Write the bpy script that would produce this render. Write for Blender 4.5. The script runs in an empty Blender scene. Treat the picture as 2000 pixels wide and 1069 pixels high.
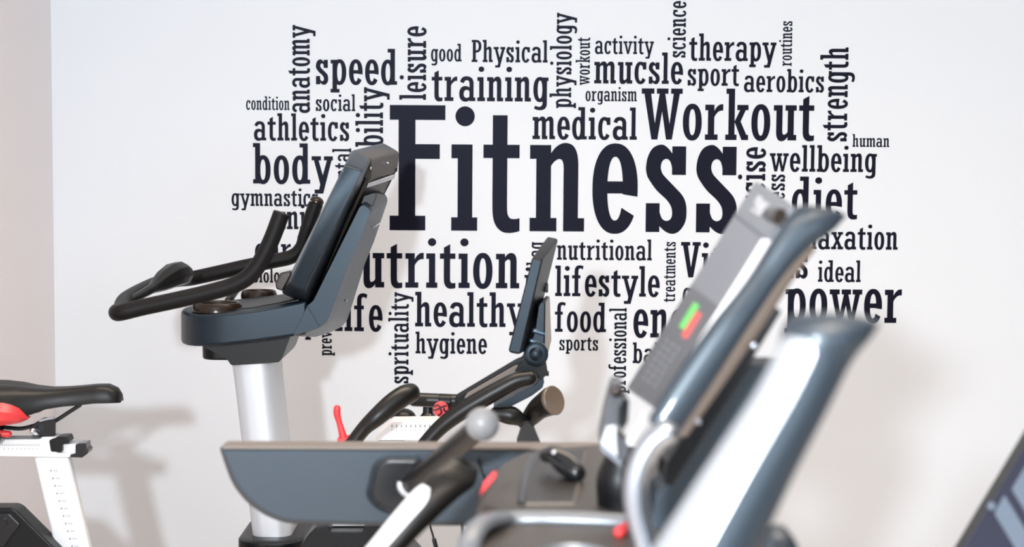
import bpy, bmesh, math
from mathutils import Vector, Matrix

# ------------------------------------------------------------------ camera, world, lights, exposure
FPX = 3400.0                       # focal length in pixels of the 2000 px wide frame
PITCH, ROLL, EYE = math.radians(4.3), math.radians(0.4), 1.40
Fv = Vector((0, math.cos(PITCH), -math.sin(PITCH)))
_u = Vector((0, math.sin(PITCH), math.cos(PITCH)))
_r = Vector((1, 0, 0))
Rv = _r * math.cos(ROLL) + _u * math.sin(ROLL)
Uv = _u * math.cos(ROLL) - _r * math.sin(ROLL)
sc = bpy.context.scene
COL = sc.collection

cam = bpy.data.cameras.new('camera')
cam.sensor_width = 36.0
cam.lens = 36.0 * FPX / 2000.0
cam.clip_start = 0.05
cam.dof.use_dof = True
cam.dof.focus_distance = 3.7
cam.dof.aperture_fstop = 6.0
co = bpy.data.objects.new('camera', cam)
COL.objects.link(co)
co.matrix_world = Matrix(((Rv.x, Uv.x, -Fv.x, 0), (Rv.y, Uv.y, -Fv.y, 0), (Rv.z, Uv.z, -Fv.z, EYE), (0, 0, 0, 1)))
sc.camera = co

sc.view_settings.view_transform = 'Standard'
sc.view_settings.look = 'None'
sc.view_settings.gamma = 1.0
sc.view_settings.use_curve_mapping = False
sc.view_settings.exposure = 0.06

world = bpy.data.worlds.new('world')
sc.world = world
world.use_nodes = True
wb = world.node_tree.nodes['Background']
wb.inputs[0].default_value = (0.88, 0.94, 1.0, 1)
wb.inputs[1].default_value = 0.12


def lamp(name, loc, target, energy, color, size, size_y=None, shape='DISK'):
    l = bpy.data.lights.new(name, 'AREA')
    l.energy, l.color, l.shape, l.size = energy, color, shape, size
    if size_y:
        l.size_y = size_y
    o = bpy.data.objects.new(name, l)
    COL.objects.link(o)
    o.location = loc
    o.rotation_euler = (Vector(target) - Vector(loc)).to_track_quat('-Z', 'Y').to_euler()
    return o


lamp('flash', (-0.44, -1.0, 1.745), (0.0, 4.2, 1.0), 98, (0.84, 0.93, 1.0), 0.13)
lamp('window_light_right', (2.2, -3.8, 1.45), (0.0, 4.2, 0.9), 66, (0.75, 0.875, 1.0), 2.6, 1.5, 'RECTANGLE')
lamp('fill_light_left', (-0.7, -3.8, 0.95), (-0.6, 4.2, 0.6), 50, (0.92, 0.95, 1.0), 1.4, 1.5, 'RECTANGLE')  # added fill for the dim lower left wall, not a known window
for nm, xx, yy, en in (('middle', 0.2, 2.9, 20), ('front', 0.5, 0.2, 34)):
    lm = lamp('ceiling_light_' + nm, (xx, yy, 2.74), (xx, yy, 0), en, (1.0, 0.82, 0.66), 2.2, 0.5, 'RECTANGLE')
    lm.data.spread = math.radians(105)      # recessed downlights: little light high on the wall

# ------------------------------------------------------------------ helpers
WALL_Y = 4.25


def U(px, py, Y):
    """The point seen at this place in the photograph, at distance Y from the camera along the floor."""
    d = Fv * FPX + Rv * (px - 1000.0) - Uv * (py - 534.5)
    return Vector((0, 0, EYE)) + d * (Y / d.y)


ZR = {1: (200, 250, 2.275), 2: (0, 680, 2.748), 3: (400, 730, 3.154), 4: (640, 440, 2.673),
      5: (880, 720, 3.063), 6: (1150, 340, 2.969), 7: (1150, 600, 2.279), 8: (1700, 700, 2.897),
      9: (540, 270, 5.092), 10: (540, 460, 5.092), 11: (210, 490, 4.647), 12: (940, 640, 5.09), 13: (1160, 700, 4.11), 14: (1420, 340, 5.938)}


def z(k, pts):
    x0, y0, s = ZR[k]
    return [(x0 + p[0] / s, y0 + p[1] / s) + tuple(p[2:]) for p in pts]


def mat(name, col, rough=0.5, metal=0.0, spec=0.5, bump=0.0, bscale=400.0, emit=None, estr=0.0, vary=0.0, coat=0.0, tint=None):
    m = bpy.data.materials.new(name)
    m.use_nodes = True
    nt = m.node_tree
    b = nt.nodes['Principled BSDF']
    b.inputs['Base Color'].default_value = (*col, 1)
    b.inputs['Roughness'].default_value = rough
    b.inputs['Metallic'].default_value = metal
    b.inputs['Specular IOR Level'].default_value = spec
    b.inputs['Coat Weight'].default_value = coat
    if tint:
        b.inputs['Specular Tint'].default_value = (*tint, 1)
    if emit:
        b.inputs['Emission Color'].default_value = (*emit, 1)
        b.inputs['Emission Strength'].default_value = estr
    tc = nt.nodes.new('ShaderNodeTexCoord')
    if bump:
        n = nt.nodes.new('ShaderNodeTexNoise')
        n.inputs['Scale'].default_value = bscale
        n.inputs['Detail'].default_value = 3
        nt.links.new(tc.outputs['Object'], n.inputs['Vector'])
        bp = nt.nodes.new('ShaderNodeBump')
        bp.inputs['Strength'].default_value = bump
        bp.inputs['Distance'].default_value = 0.002
        nt.links.new(n.outputs['Fac'], bp.inputs['Height'])
        nt.links.new(bp.outputs['Normal'], b.inputs['Normal'])
    if vary:
        n2 = nt.nodes.new('ShaderNodeTexNoise')
        n2.inputs['Scale'].default_value = 9.0
        n2.inputs['Detail'].default_value = 4
        nt.links.new(tc.outputs['Object'], n2.inputs['Vector'])
        mr = nt.nodes.new('ShaderNodeMapRange')
        mr.inputs['To Min'].default_value = max(0.02, rough - vary)
        mr.inputs['To Max'].default_value = rough + vary
        nt.links.new(n2.outputs['Fac'], mr.inputs['Value'])
        nt.links.new(mr.outputs['Result'], b.inputs['Roughness'])
    return m


M = {
    'paint': mat('wall_paint', (0.775, 0.79, 0.818), 0.85, spec=0.2, bump=0.06, bscale=160),
    'paint_left': mat('wall_paint_left', (0.94, 0.885, 0.89), 0.85, spec=0.2, bump=0.06, bscale=160),  # colour raised to make up for weak light on this wall
    'ceil': mat('ceiling_paint', (0.8, 0.79, 0.77), 0.9),
    'floor': mat('floor_vinyl', (0.68, 0.61, 0.54), 0.55, vary=0.08),
    'vinyl': mat('black_vinyl', (0.0045, 0.004, 0.011), 0.45, spec=0.12, tint=(0.75, 0.8, 1.0), bump=0.05, bscale=900),
    'shell': mat('bike_shell', (0.006, 0.010, 0.016), 0.36, spec=0.5, tint=(0.70, 0.86, 1.0), bump=0.12, bscale=1400, vary=0.05),
    'shell_dark': mat('bike_shell_dark', (0.0035, 0.004, 0.005), 0.36, spec=0.26, bump=0.05, bscale=1400),
    'foam': mat('grip_foam', (0.004, 0.0036, 0.004), 0.5, spec=0.22, bump=0.15, bscale=1600),
    'rubber': mat('grip_rubber', (0.005, 0.0044, 0.004), 0.36, spec=0.4, bump=0.05, bscale=1200),
    'gloss': mat('gloss_black', (0.008, 0.009, 0.011), 0.16),
    'warm_glint': mat('warm_glint_black', (0.022, 0.014, 0.010), 0.22, metal=0.15, spec=0.4),  # near-black; copper highlights of the warm ceiling lamps put into the tint
    'silver': mat('silver_paint', (0.62, 0.63, 0.66), 0.36, metal=0.25),
    'white': mat('white_paint', (0.78, 0.78, 0.79), 0.38),
    'chrome': mat('chrome', (0.78, 0.79, 0.82), 0.14, metal=1.0),
    'red': mat('red_plastic', (0.72, 0.045, 0.05), 0.38),
    'tick': mat('printed_scale', (0.22, 0.22, 0.24), 0.6),
    'leather': mat('saddle_cover', (0.006, 0.0055, 0.0055), 0.42, spec=0.32, bump=0.08, bscale=900),
    'panel': mat('slate_panel', (0.027, 0.037, 0.050), 0.42, tint=(0.84, 0.93, 1.0), bump=0.12, bscale=900, vary=0.06),
    'panel_edge': mat('slate_panel_edge', (0.018, 0.0175, 0.018), 0.45),
    'tray': mat('warm_lit_plastic', (0.052, 0.043, 0.036), 0.46, bump=0.12, bscale=900),  # brown tone holds the warm ceiling light on tray and console cap
    'tray_dark': mat('tray_recess_shade', (0.014, 0.011, 0.009), 0.4),  # shade of the recess put into the colour
    'trim': mat('satin_trim', (0.22, 0.235, 0.26), 0.34, metal=0.55),
    'frame': mat('console_frame', (0.016, 0.024, 0.034), 0.38, spec=0.55, tint=(0.84, 0.93, 1.0), coat=0.2),
    'grey': mat('console_face', (0.19, 0.20, 0.225), 0.3),
    'grey_dark': mat('console_face_dark', (0.078, 0.080, 0.090), 0.28),
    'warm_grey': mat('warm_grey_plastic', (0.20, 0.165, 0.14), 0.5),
    'pad': mat('sensor_steel', (0.36, 0.38, 0.41), 0.3, metal=0.5),
    'tube': mat('metallic_tube', (0.42, 0.45, 0.50), 0.25, metal=0.95),
    'horn_lit': mat('horn_lit_brown', (0.13, 0.095, 0.07), 0.4),  # warm light on the horn's mouth painted as brown
    'hinge': mat('hinge_glint_metal', (0.10, 0.15, 0.20), 0.3, metal=0.8),
    'cap': mat('pale_cap', (0.22, 0.22, 0.225), 0.34),
    'mark': mat('pale_print', (0.55, 0.55, 0.57), 0.5),
    'led_g': mat('green_display', (0.05, 0.3, 0.06), 0.4, emit=(0.22, 0.85, 0.16), estr=0.5),
    'led_r': mat('red_display', (0.4, 0.03, 0.03), 0.4, emit=(1.0, 0.16, 0.12), estr=0.5),
    'key': mat('keypad', (0.105, 0.13, 0.17), 0.5, spec=0.2),
    'navy': mat('navy_console', (0.018, 0.020, 0.036), 0.5, spec=0.2),
}


def finish(bm, bevel=0.0, seg=3, ang=30.0):
    bmesh.ops.remove_doubles(bm, verts=bm.verts, dist=1e-6)
    bmesh.ops.recalc_face_normals(bm, faces=bm.faces)
    if bevel > 0:
        es = [e for e in bm.edges if len(e.link_faces) == 2 and e.calc_face_angle(0) > math.radians(ang)]
        if es:
            bmesh.ops.bevel(bm, geom=es, offset=bevel, segments=seg, profile=0.5, affect='EDGES', clamp_overlap=True)
    for f in bm.faces:
        f.smooth = True
    for e in bm.edges:
        if len(e.link_faces) == 2 and e.calc_face_angle(0) > math.radians(42):
            e.smooth = False


def root_loc(p):
    while p.parent is not None:
        p = p.parent
    return p.location


def obj(name, bm, m, parent=None, bevel=0.0, seg=3, label=None, kind=None, flat=False):
    finish(bm, bevel, seg)
    if parent is not None:
        off = root_loc(parent)
        for v in bm.verts:
            v.co -= off
    me = bpy.data.meshes.new(name)
    bm.to_mesh(me)
    bm.free()
    me.materials.append(M[m])
    o = bpy.data.objects.new(name, me)
    COL.objects.link(o)
    if parent is not None:
        o.parent = parent
    if bevel > 0:
        w = o.modifiers.new('normals', 'WEIGHTED_NORMAL')
        w.keep_sharp = True
    if label:
        o['label'] = label
    if kind:
        o['kind'] = kind
    return o


def thing(name, loc, label, cat, group=None):
    o = bpy.data.objects.new(name, None)
    o.empty_display_size = 0.1
    COL.objects.link(o)
    o.location = loc
    o['label'] = label
    o['category'] = cat
    if group:
        o['group'] = group
    return o


def catmull(pts, n=6):
    """Open smooth curve through the points (tuples of any length)."""
    P = [Vector(p) if len(p) <= 4 else p for p in pts]
    if len(P) < 3:
        out = []
        for i in range(n + 1):
            out.append(P[0].lerp(P[-1], i / n))
        return out
    ext = [P[0] * 2 - P[1]] + P + [P[-1] * 2 - P[-2]]
    out = []
    for i in range(1, len(ext) - 2):
        a, b, c, d = ext[i - 1], ext[i], ext[i + 1], ext[i + 2]
        for k in range(n):
            t = k / n
            out.append(((b * 2) + (c - a) * t + (a * 2 - b * 5 + c * 4 - d) * t * t + (b * 3 - a - c * 3 + d) * t ** 3) * 0.5)
    out.append(P[-1].copy())
    return out


def rounded(pts, r=4, n=5):
    """Closed 2D outline with rounded corners; a point may carry its own radius as a third number."""
    out = []
    N = len(pts)
    for i in range(N):
        p = Vector(pts[i][:2])
        rr = pts[i][2] if len(pts[i]) > 2 else r
        a, b = Vector(pts[i - 1][:2]), Vector(pts[(i + 1) % N][:2])
        da, db = (a - p), (b - p)
        t = min(rr, da.length * 0.49, db.length * 0.49)
        if t < 0.05:
            out.append((p.x, p.y))
            continue
        s, e = p + da.normalized() * t, p + db.normalized() * t
        for k in range(n + 1):
            u = k / n
            q = s * (1 - u) ** 2 + p * 2 * u * (1 - u) + e * u * u
            out.append((q.x, q.y))
    return out


def loft_rings(rings, bm=None, caps=True, closed=True):
    bm = bm or bmesh.new()
    vs = [[bm.verts.new(p) for p in r] for r in rings]
    n = len(rings[0])
    for a, b in zip(vs, vs[1:]):
        for i in range(n if closed else n - 1):
            j = (i + 1) % n
            try:
                bm.faces.new((a[i], a[j], b[j], b[i]))
            except ValueError:
                pass
    if caps and closed:
        for r in (vs[0], vs[-1]):
            try:
                bm.faces.new(r)
            except ValueError:
                pass
    return bm


def P3(pts, Y):
    return [U(p[0], p[1], Y) for p in pts]


def prism(pts, Y0, Y1, bm=None):
    """A side outline seen at distance Y0, given its real thickness back to Y1."""
    a = P3(pts, Y0)
    b = [Vector((p.x, Y1, p.z)) for p in a]
    return loft_rings([a, b], bm)


def loft_px(secs, bm=None):
    return loft_rings([P3(p, Y) for p, Y in secs], bm)


def box(lo, hi, bm=None):
    bm = bm or bmesh.new()
    x0, y0, z0 = lo
    x1, y1, z1 = hi
    a = [Vector(p) for p in ((x0, y0, z0), (x1, y0, z0), (x1, y1, z0), (x0, y1, z0))]
    b = [Vector((p.x, p.y, z1)) for p in a]
    return loft_rings([a, b], bm)


def tube(pts, radii, seg=20, bm=None, cap='round', sm=6, flat=1.0, flat_axis=None):
    """Swept round bar through 3D points with a radius at each; flat squashes it along flat_axis."""
    if not hasattr(radii, '__len__'):
        radii = [radii] * len(pts)
    q = catmull([(p[0], p[1], p[2], r) for p, r in zip(pts, radii)], sm)
    P = [Vector(v[:3]) for v in q]
    R = [max(1e-4, v[3]) for v in q]
    T = []
    for i in range(len(P)):
        d = P[min(i + 1, len(P) - 1)] - P[max(i - 1, 0)]
        T.append(d.normalized())
    if cap == 'round':
        def endcap(p, t, r):
            return [(p + t * r * math.sin(a), r * math.cos(a)) for a in (0.35, 0.7, 1.05, 1.3, 1.5)]
        e = endcap(P[-1], T[-1], R[-1])
        s = endcap(P[0], -T[0], R[0])
        P = [x[0] for x in reversed(s)] + P + [x[0] for x in e]
        R = [x[1] for x in reversed(s)] + R + [x[1] for x in e]
        T = [T[0]] * 5 + T + [T[-1]] * 5
    n = Vector((0, 1, 0)) if abs(T[0].y) < 0.9 else Vector((1, 0, 0))
    rings = []
    for p, t, r in zip(P, T, R):
        n = (n - t * n.dot(t)).normalized()
        b = t.cross(n)
        ring = []
        for k in range(seg):
            a = 2 * math.pi * k / seg
            v = n * math.cos(a) * r + b * math.sin(a) * r
            if flat != 1.0:
                fa = Vector(flat_axis)
                v -= fa * v.dot(fa) * (1 - flat)
            ring.append(p + v)
        rings.append(ring)
    return loft_rings(rings, bm)


def tube_px(pts, seg=20, **k):
    """pts: (px, py, Y, radius in metres)"""
    return tube([U(a, b, c) for a, b, c, d in pts], [p[3] for p in pts], seg, **k)


def ribbon(left, right, Y, depth=0.8, seg=28, n=6, start_cap=0.0, end_cap=0.35, bm=None):
    """A rounded bar whose two silhouette edges are known; its depth is a share of its width."""
    L, Rr = catmull(left, n), catmull(right, n)
    Ys = Y if hasattr(Y, '__len__') else (Y, Y)
    rings = []
    N = len(L)
    secs = []
    for i, (a, b) in enumerate(zip(L, Rr)):
        yy = Ys[0] + (Ys[1] - Ys[0]) * i / (N - 1)
        A, B = U(a[0], a[1], yy), U(b[0], b[1], yy)
        secs.append(((A + B) / 2, (B - A) / 2))

    def ring(c, h, s):
        w = h.length
        d = Vector((0, 1, 0)) * w * depth
        return [c + h * math.cos(2 * math.pi * k / seg) * s + d * math.sin(2 * math.pi * k / seg) * s for k in range(seg)]

    def cap(c, h, dirv, ext):
        return [ring(c + dirv * h.length * ext * math.sin(t), h, math.cos(t)) for t in (0.3, 0.6, 0.9, 1.15, 1.35, 1.5)]
    c0, h0 = secs[0]
    c1, h1 = secs[-1]
    d0 = (secs[0][0] - secs[1][0]).normalized()
    d1 = (secs[-1][0] - secs[-2][0]).normalized()
    if start_cap:
        rings += list(reversed(cap(c0, h0, d0, start_cap)))
    rings += [ring(c, h, 1) for c, h in secs]
    if end_cap:
        rings += cap(c1, h1, d1, end_cap)
    return loft_rings(rings, bm)


def ribbon_patch(left, right, Y, depth, a0, a1, lift=0.0012, n=6, m=14, span=(0, 1)):
    """A thin curved plate lying on a ribbon's surface, between two angles round its section."""
    L, Rr = catmull(left, n), catmull(right, n)
    N = len(L)
    Ys = Y if hasattr(Y, '__len__') else (Y, Y)
    outer, inner = [], []
    i0, i1 = int(span[0] * (N - 1)), int(span[1] * (N - 1))
    for i in range(i0, i1 + 1):
        yy = Ys[0] + (Ys[1] - Ys[0]) * i / (N - 1)
        A, B = U(L[i][0], L[i][1], yy), U(Rr[i][0], Rr[i][1], yy)
        c, h = (A + B) / 2, (B - A) / 2
        w = h.length
        e = min(1.0, (i1 - i + 0.0) / 5.0)          # rounded upper end of the plate
        q = math.sqrt(max(0.0, 1 - (1 - e) ** 2)) if e < 1 else 1.0
        q = max(q, 0.35)
        am, ah = (a0 + a1) / 2, (a1 - a0) / 2 * q
        ro, ri = [], []
        for k in range(m + 1):
            t = am - ah + 2 * ah * k / m
            ct, st = math.cos(t), math.sin(t)
            ro.append(c + h * ct * (1 + lift / w) + Vector((0, 1, 0)) * (w * depth + lift) * st)
            ri.append(c + h * ct * 0.97 + Vector((0, 1, 0)) * w * depth * 0.97 * st)
        outer.append(ro)
        inner.append(ri)
    rings = [o + list(reversed(i)) for o, i in zip(outer, inner)]
    return loft_rings(rings)


def disc(c, nrm, r, h, seg=24, bm=None, dome=0.0):
    bm = bm or bmesh.new()
    nrm = Vector(nrm).normalized()
    a = nrm.orthogonal().normalized()
    b = nrm.cross(a)
    prof = [(r, 0), (r, h)]
    if dome:
        prof = [(r, 0)] + [(r * math.cos(t), h + dome * math.sin(t)) for t in (0, 0.3, 0.6, 0.9, 1.2, 1.45)]
    c = Vector(c)
    return loft_rings([[c + nrm * hh + (a * math.cos(2 * math.pi * k / seg) + b * math.sin(2 * math.pi * k / seg)) * rr for k in range(seg)] for rr, hh in prof], bm)


def ring_solid(c, nrm, prof, seg=40, sx=1.0):
    """Lathe: closed profile of (radius, height) turned about nrm."""
    nrm = Vector(nrm).normalized()
    a = Vector((1, 0, 0))
    a = (a - nrm * a.dot(nrm)).normalized()
    b = nrm.cross(a)
    c = Vector(c)
    bm = bmesh.new()
    vs = []
    for k in range(seg):
        t = 2 * math.pi * k / seg
        d = a * math.cos(t) * sx + b * math.sin(t)
        vs.append([bm.verts.new(c + d * r + nrm * h) for r, h in prof])
    n = len(prof)
    for k in range(seg):
        for i in range(n):
            j = (i + 1) % n
            bm.faces.new((vs[k][i], vs[k][j], vs[(k + 1) % seg][j], vs[(k + 1) % seg][i]))
    return bm


def merge(bms):
    out = bmesh.new()
    for b in bms:
        me = bpy.data.meshes.new('tmp')
        b.to_mesh(me)
        out.from_mesh(me)
        b.free()
        bpy.data.meshes.remove(me)
    return out


# ------------------------------------------------------------------ room
LEFT_X = U(104, 400, WALL_Y).x
CEIL_Z = 2.8
obj('wall_back', box((LEFT_X - 0.15, WALL_Y, 0), (4.2, WALL_Y + 0.15, CEIL_Z)), 'paint', kind='structure')
obj('wall_left', box((LEFT_X - 0.15, -1.2, 0), (LEFT_X, WALL_Y, CEIL_Z)), 'paint_left', kind='structure')
obj('floor', box((LEFT_X - 0.15, -5.0, -0.1), (4.2, WALL_Y + 0.15, 0)), 'floor', kind='structure')
obj('ceiling', box((LEFT_X - 0.15, -5.0, CEIL_Z), (4.2, WALL_Y + 0.15, CEIL_Z + 0.1)), 'ceil', kind='structure')

# ------------------------------------------------------------------ condensed slab lettering (unit: x-height = 100)
def R(x0, y0, x1, y1):
    return [[(x0, y0), (x1, y0), (x1, y1), (x0, y1)]]


def se(c, rx, ry, t, e=2.25):
    ct, st = math.cos(t), math.sin(t)
    return (c[0] + rx * math.copysign(abs(ct) ** (2 / e), ct), c[1] + ry * math.copysign(abs(st) ** (2 / e), st))


def ring2(c, rx, ry, ci, rxi, ryi, a0=0, a1=360, n=44):
    out = []
    for k in range(n):
        t0, t1 = (math.radians(a0 + (a1 - a0) * q / n) for q in (k, k + 1))
        out.append([se(c, rx, ry, t0), se(c, rx, ry, t1), se(ci, rxi, ryi, t1), se(ci, rxi, ryi, t0)])
    return out


def strip2(A, B, n=5):
    a, b = catmull(A, n), catmull(B, n)
    return [[tuple(a[i]), tuple(a[i + 1]), tuple(b[i + 1]), tuple(b[i])] for i in range(len(a) - 1)]


def dot2(x, y=132.5, r=11.5):
    return [[(x + r * math.cos(2 * math.pi * k / 28), y + r * math.sin(2 * math.pi * k / 28)) for k in range(28)]]


def arch(x):
    """Shoulder from a stem whose right edge is x to the next stem (x+15 .. x+32.5)."""
    A = [(x - 2, 88), (x + 5, 97), (x + 12, 101.6), (x + 19, 102.5), (x + 26, 99.5), (x + 30.5, 92), (x + 32.3, 82), (x + 32.5, 70), (x + 32.5, 40)]
    B = [(x - 2, 73), (x + 3.5, 80.5), (x + 8, 83.5), (x + 10.5, 83.8), (x + 13, 82.5), (x + 14.4, 79), (x + 15, 74), (x + 15, 66), (x + 15, 40)]
    return strip2(A, B)


def shift(pl, dx, dy=0):
    return [[(x + dx, y + dy) for x, y in p] for p in pl]


def rot180(pl, w, h=100):
    return [[(w - x, h - y) for x, y in p] for p in pl]


O = ring2((27, 50), 27, 52.5, (27, 50), 9.2, 37)
G = {}
G['o'] = (54, 5.5, 5.5, O)
G['n'] = (65, 4, 4, R(7.5, 0, 25, 100) + R(0, 84, 25, 100) + R(0, 0, 32, 15.5) + arch(25) + R(40, 0, 57.5, 60) + R(40, 0, 65, 15.5))
G['u'] = (65, 4, 4, rot180(G['n'][3], 65))
G['h'] = (65, 4, 4, R(7.5, 0, 25, 146) + R(0, 131, 25, 146) + R(0, 0, 32, 15.5) + arch(25) + R(40, 0, 57.5, 60) + R(40, 0, 65, 15.5))
G['m'] = (97, 4, 4, R(7.5, 0, 25, 100) + R(0, 84, 25, 100) + R(0, 0, 32, 15.5) + arch(25) + R(40, 0, 57.5, 60) + R(40, 0, 64, 15.5)
          + arch(57.5) + R(72.5, 0, 90, 60) + R(72.5, 0, 97, 15.5))
G['i'] = (31, 4, 4, R(7.5, 0, 25, 100) + R(0, 84, 25, 100) + R(0, 0, 31, 15.5) + dot2(16))
G['l'] = (31, 4, 4, R(7.5, 0, 25, 146) + R(0, 131, 25, 146) + R(0, 0, 31, 15.5))
G['d'] = (63.5, 5.5, 4, O + R(37.3, 0, 55, 146) + R(26, 131, 55, 146) + R(37.3, 0, 63.5, 15))
G['b'] = (62, 4, 5.5, shift(O, 8) + R(7.5, 6, 25, 146) + R(0, 131, 25, 146) + R(0, 0, 25, 15.5))
G['p'] = (62, 4, 5.5, shift(O, 8) + R(7.5, -33, 25, 100) + R(0, 85, 25, 100) + R(0, -33, 35, -18))
G['g'] = (61, 5.5, 3, O + R(37.3, -6, 55, 100) + R(45, 85, 61, 100)
          + strip2([(55, 0), (54.5, -14), (50, -26), (41, -33.5), (28, -36), (14, -34), (3, -29)], [(37.3, 0), (37, -9), (34.5, -16), (29, -20.5), (22, -21.5), (15, -20), (8, -17)]))
G['a'] = (65, 5, 4, R(41, 0, 58, 74) + R(41, 0, 65, 15)
          + strip2([(3, 80), (9, 94), (19, 101.5), (31, 103), (44, 100), (54, 91), (58, 77), (58, 70)], [(18, 74), (20.5, 80), (25, 85), (31, 86.5), (37, 84.5), (40.3, 79), (41, 74), (41, 70)])
          + ring2((25, 30), 25, 32.5, (30.5, 30), 12.5, 16.5))
G['e'] = (53.5, 5.5, 4.5, ring2((27, 50), 27, 52.5, (27, 50), 9.2, 37, -8, 326, 44) + R(17, 44.5, 52.8, 58.5))
G['c'] = (53, 5.5, 5, ring2((27, 50), 27, 52.5, (27, 50), 9.2, 37, 58, 326, 40) + R(37, 66, 52.5, 100)
          + strip2([(30, 102.5), (36, 98.5), (40, 92)], [(30, 87), (35, 82), (37, 72)]))
G['s'] = (49, 5.5, 5.5, R(31, 66.5, 47.5, 99.5) + R(0.4, 0, 16.8, 33.5)
          + strip2([(32, 90), (25.4, 98), (18, 101.5), (8, 97.5), (2, 87), (0, 75), (1, 67), (4, 60.5), (13, 48.5), (24.5, 38), (30, 30.5), (31.7, 24), (31.5, 19), (29.7, 15), (25, 13), (20, 15.5), (17.3, 21.5), (15.5, 30)],
                   [(32, 70), (30, 78.5), (28, 83), (24, 85), (19.6, 82.5), (17.6, 76), (18.8, 70), (22, 65), (33, 54), (43.5, 43), (47.8, 34), (49, 24), (48, 13.5), (44.2, 5.5), (38.5, -0.2), (31.5, -2), (23.5, 1.0), (15.5, 8)], 4))
G['t'] = (43.5, 3, 4.5, R(0, 84.5, 43, 100)
          + [[(11, 117), (28.5, 127), (28.5, 60), (11, 60)]] + strip2([(11, 62), (11, 30), (12, 15), (16, 5), (23, -1), (31, -2.3), (38, -1.5), (43.5, 0)], [(28.5, 62), (28.5, 34), (28.7, 24), (29.6, 18.5), (32, 15), (35, 14), (39, 14), (43.5, 15)]))
G['T'] = (43.5, 3, 8, R(0, 84.5, 43, 100) + R(11, 60, 28.5, 134) + G['t'][3][2:])
G['r'] = (51, 4, 3, R(8, 0, 26, 100) + R(0, 84, 26, 100) + R(0, 0, 36, 15.5)
          + strip2([(24, 78), (30, 90), (38, 98.5), (44, 101), (51, 101.5)], [(24, 60), (30, 72), (38, 80.5), (44, 83), (51, 83.5)]))
G['f'] = (53, 3, 1, R(11.5, 0, 29.3, 122) + R(0, 85.5, 39, 100) + R(1, 0, 39, 15)
          + strip2([(11.5, 110), (12, 124), (15, 136), (22, 144.5), (33, 148), (44, 147), (53, 143)], [(29.3, 110), (29.3, 120), (30.3, 127), (33, 131.5), (38, 133), (43, 132), (49, 127)]))
G['k'] = (65, 4, 3, R(8.4, 0, 26, 146) + R(1.5, 131, 26, 146) + R(0, 0, 32, 15.5) + R(33, 85, 65, 100) + R(46, 0, 65, 15)
          + [[(25.5, 52), (42, 87), (58, 87), (43, 53)], [(25.5, 52), (43, 53), (62, 10), (62, 0), (46, 0)]])
G['y'] = (75, 1, 1, R(0, 85, 33, 100) + R(43.5, 85, 75, 100)
          + [[(8, 86), (24.5, 86), (39.8, 30), (41, 27), (33, -6), (30.5, -2)], [(54, 86), (70.5, 86), (41, -35), (23, -35), (30.5, -2), (37, 22)], [(10.5, -35), (24, -35), (27, -20.5), (10.5, -20.5)]])
G['v'] = (72, 1, 1, R(0, 85, 32, 100) + R(41, 85, 72, 100) + [[(8, 86), (24, 86), (37.5, 30), (44, 0), (29, 0)], [(49, 86), (64, 86), (44, 0), (31, 0), (36, 24)]])
Wp = [[(7.6, 131), (27, 131), (38.5, 44), (46, 0), (29, 0)], [(51, 131), (67, 131), (46, 0), (33, 0), (38, 44)],
      [(51, 131), (67, 131), (80, 45), (87.4, 0), (70.7, 0)], [(91, 131), (108.6, 131), (87.4, 0), (74, 0), (80, 44)],
      [(0, 130), (36, 130), (36, 145), (0, 145)], [(43, 130), (76, 130), (76, 145), (43, 145)], [(83.5, 130), (116.5, 130), (116.5, 145), (83.5, 145)]]
G['W'] = (116.5, 2, -4, Wp)
wl = [[(x * 0.84, y * 100 / 131 * 0.66 / 0.66 if False else y * 86 / 131) for x, y in p] for p in Wp[:4]]
G['w'] = (98, 1, 1, wl + R(0, 85, 30, 100) + R(36, 85, 64, 100) + R(69, 85, 98, 100))
G['x'] = (66, 2, 2, [[(7, 88), (25, 88), (59, 12), (41, 12)], [(43, 88), (57, 88), (23, 12), (8, 12)]] + R(0, 85, 29, 100) + R(36, 85, 64, 100) + R(0, 0, 28, 15) + R(36, 0, 66, 15))
G['F'] = (66, 4, 3.4, R(10.5, 0, 30.5, 145) + R(0, 128, 66, 145) + R(0, 0, 42.5, 17) + R(25, 83, 59.5, 100))
G['P'] = (64, 4, 3, R(8, 0, 27, 145) + R(0, 130, 31, 145) + R(0, 0, 38, 15) + R(22, 62, 31, 77) + ring2((30, 103.5), 33, 41.5, (30, 103.5), 15, 26.5, -90, 90, 24))
G['V'] = (80, 1, 1, R(0, 130, 37, 145) + R(47, 130, 80, 145) + [[(8, 131), (28, 131), (42, 38), (51, 0), (31, 0)], [(55, 131), (73, 131), (51, 0), (36, 0), (41, 38)]])
G['N'] = (80, 4, 4, R(8, 0, 22, 145) + R(0, 130, 30, 145) + R(0, 0, 30, 15) + R(58, 0, 72, 145) + R(50, 130, 80, 145) + [[(10, 145), (28, 145), (72, 0), (54, 0)]])


def layout(text):
    out, x, prev = [], 0.0, None
    for ch in text:
        w, l, r, pl = G[ch]
        if prev is not None:
            x += prev + l
        out.append((x, w, pl))
        x += w
        prev = r
    return out


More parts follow.
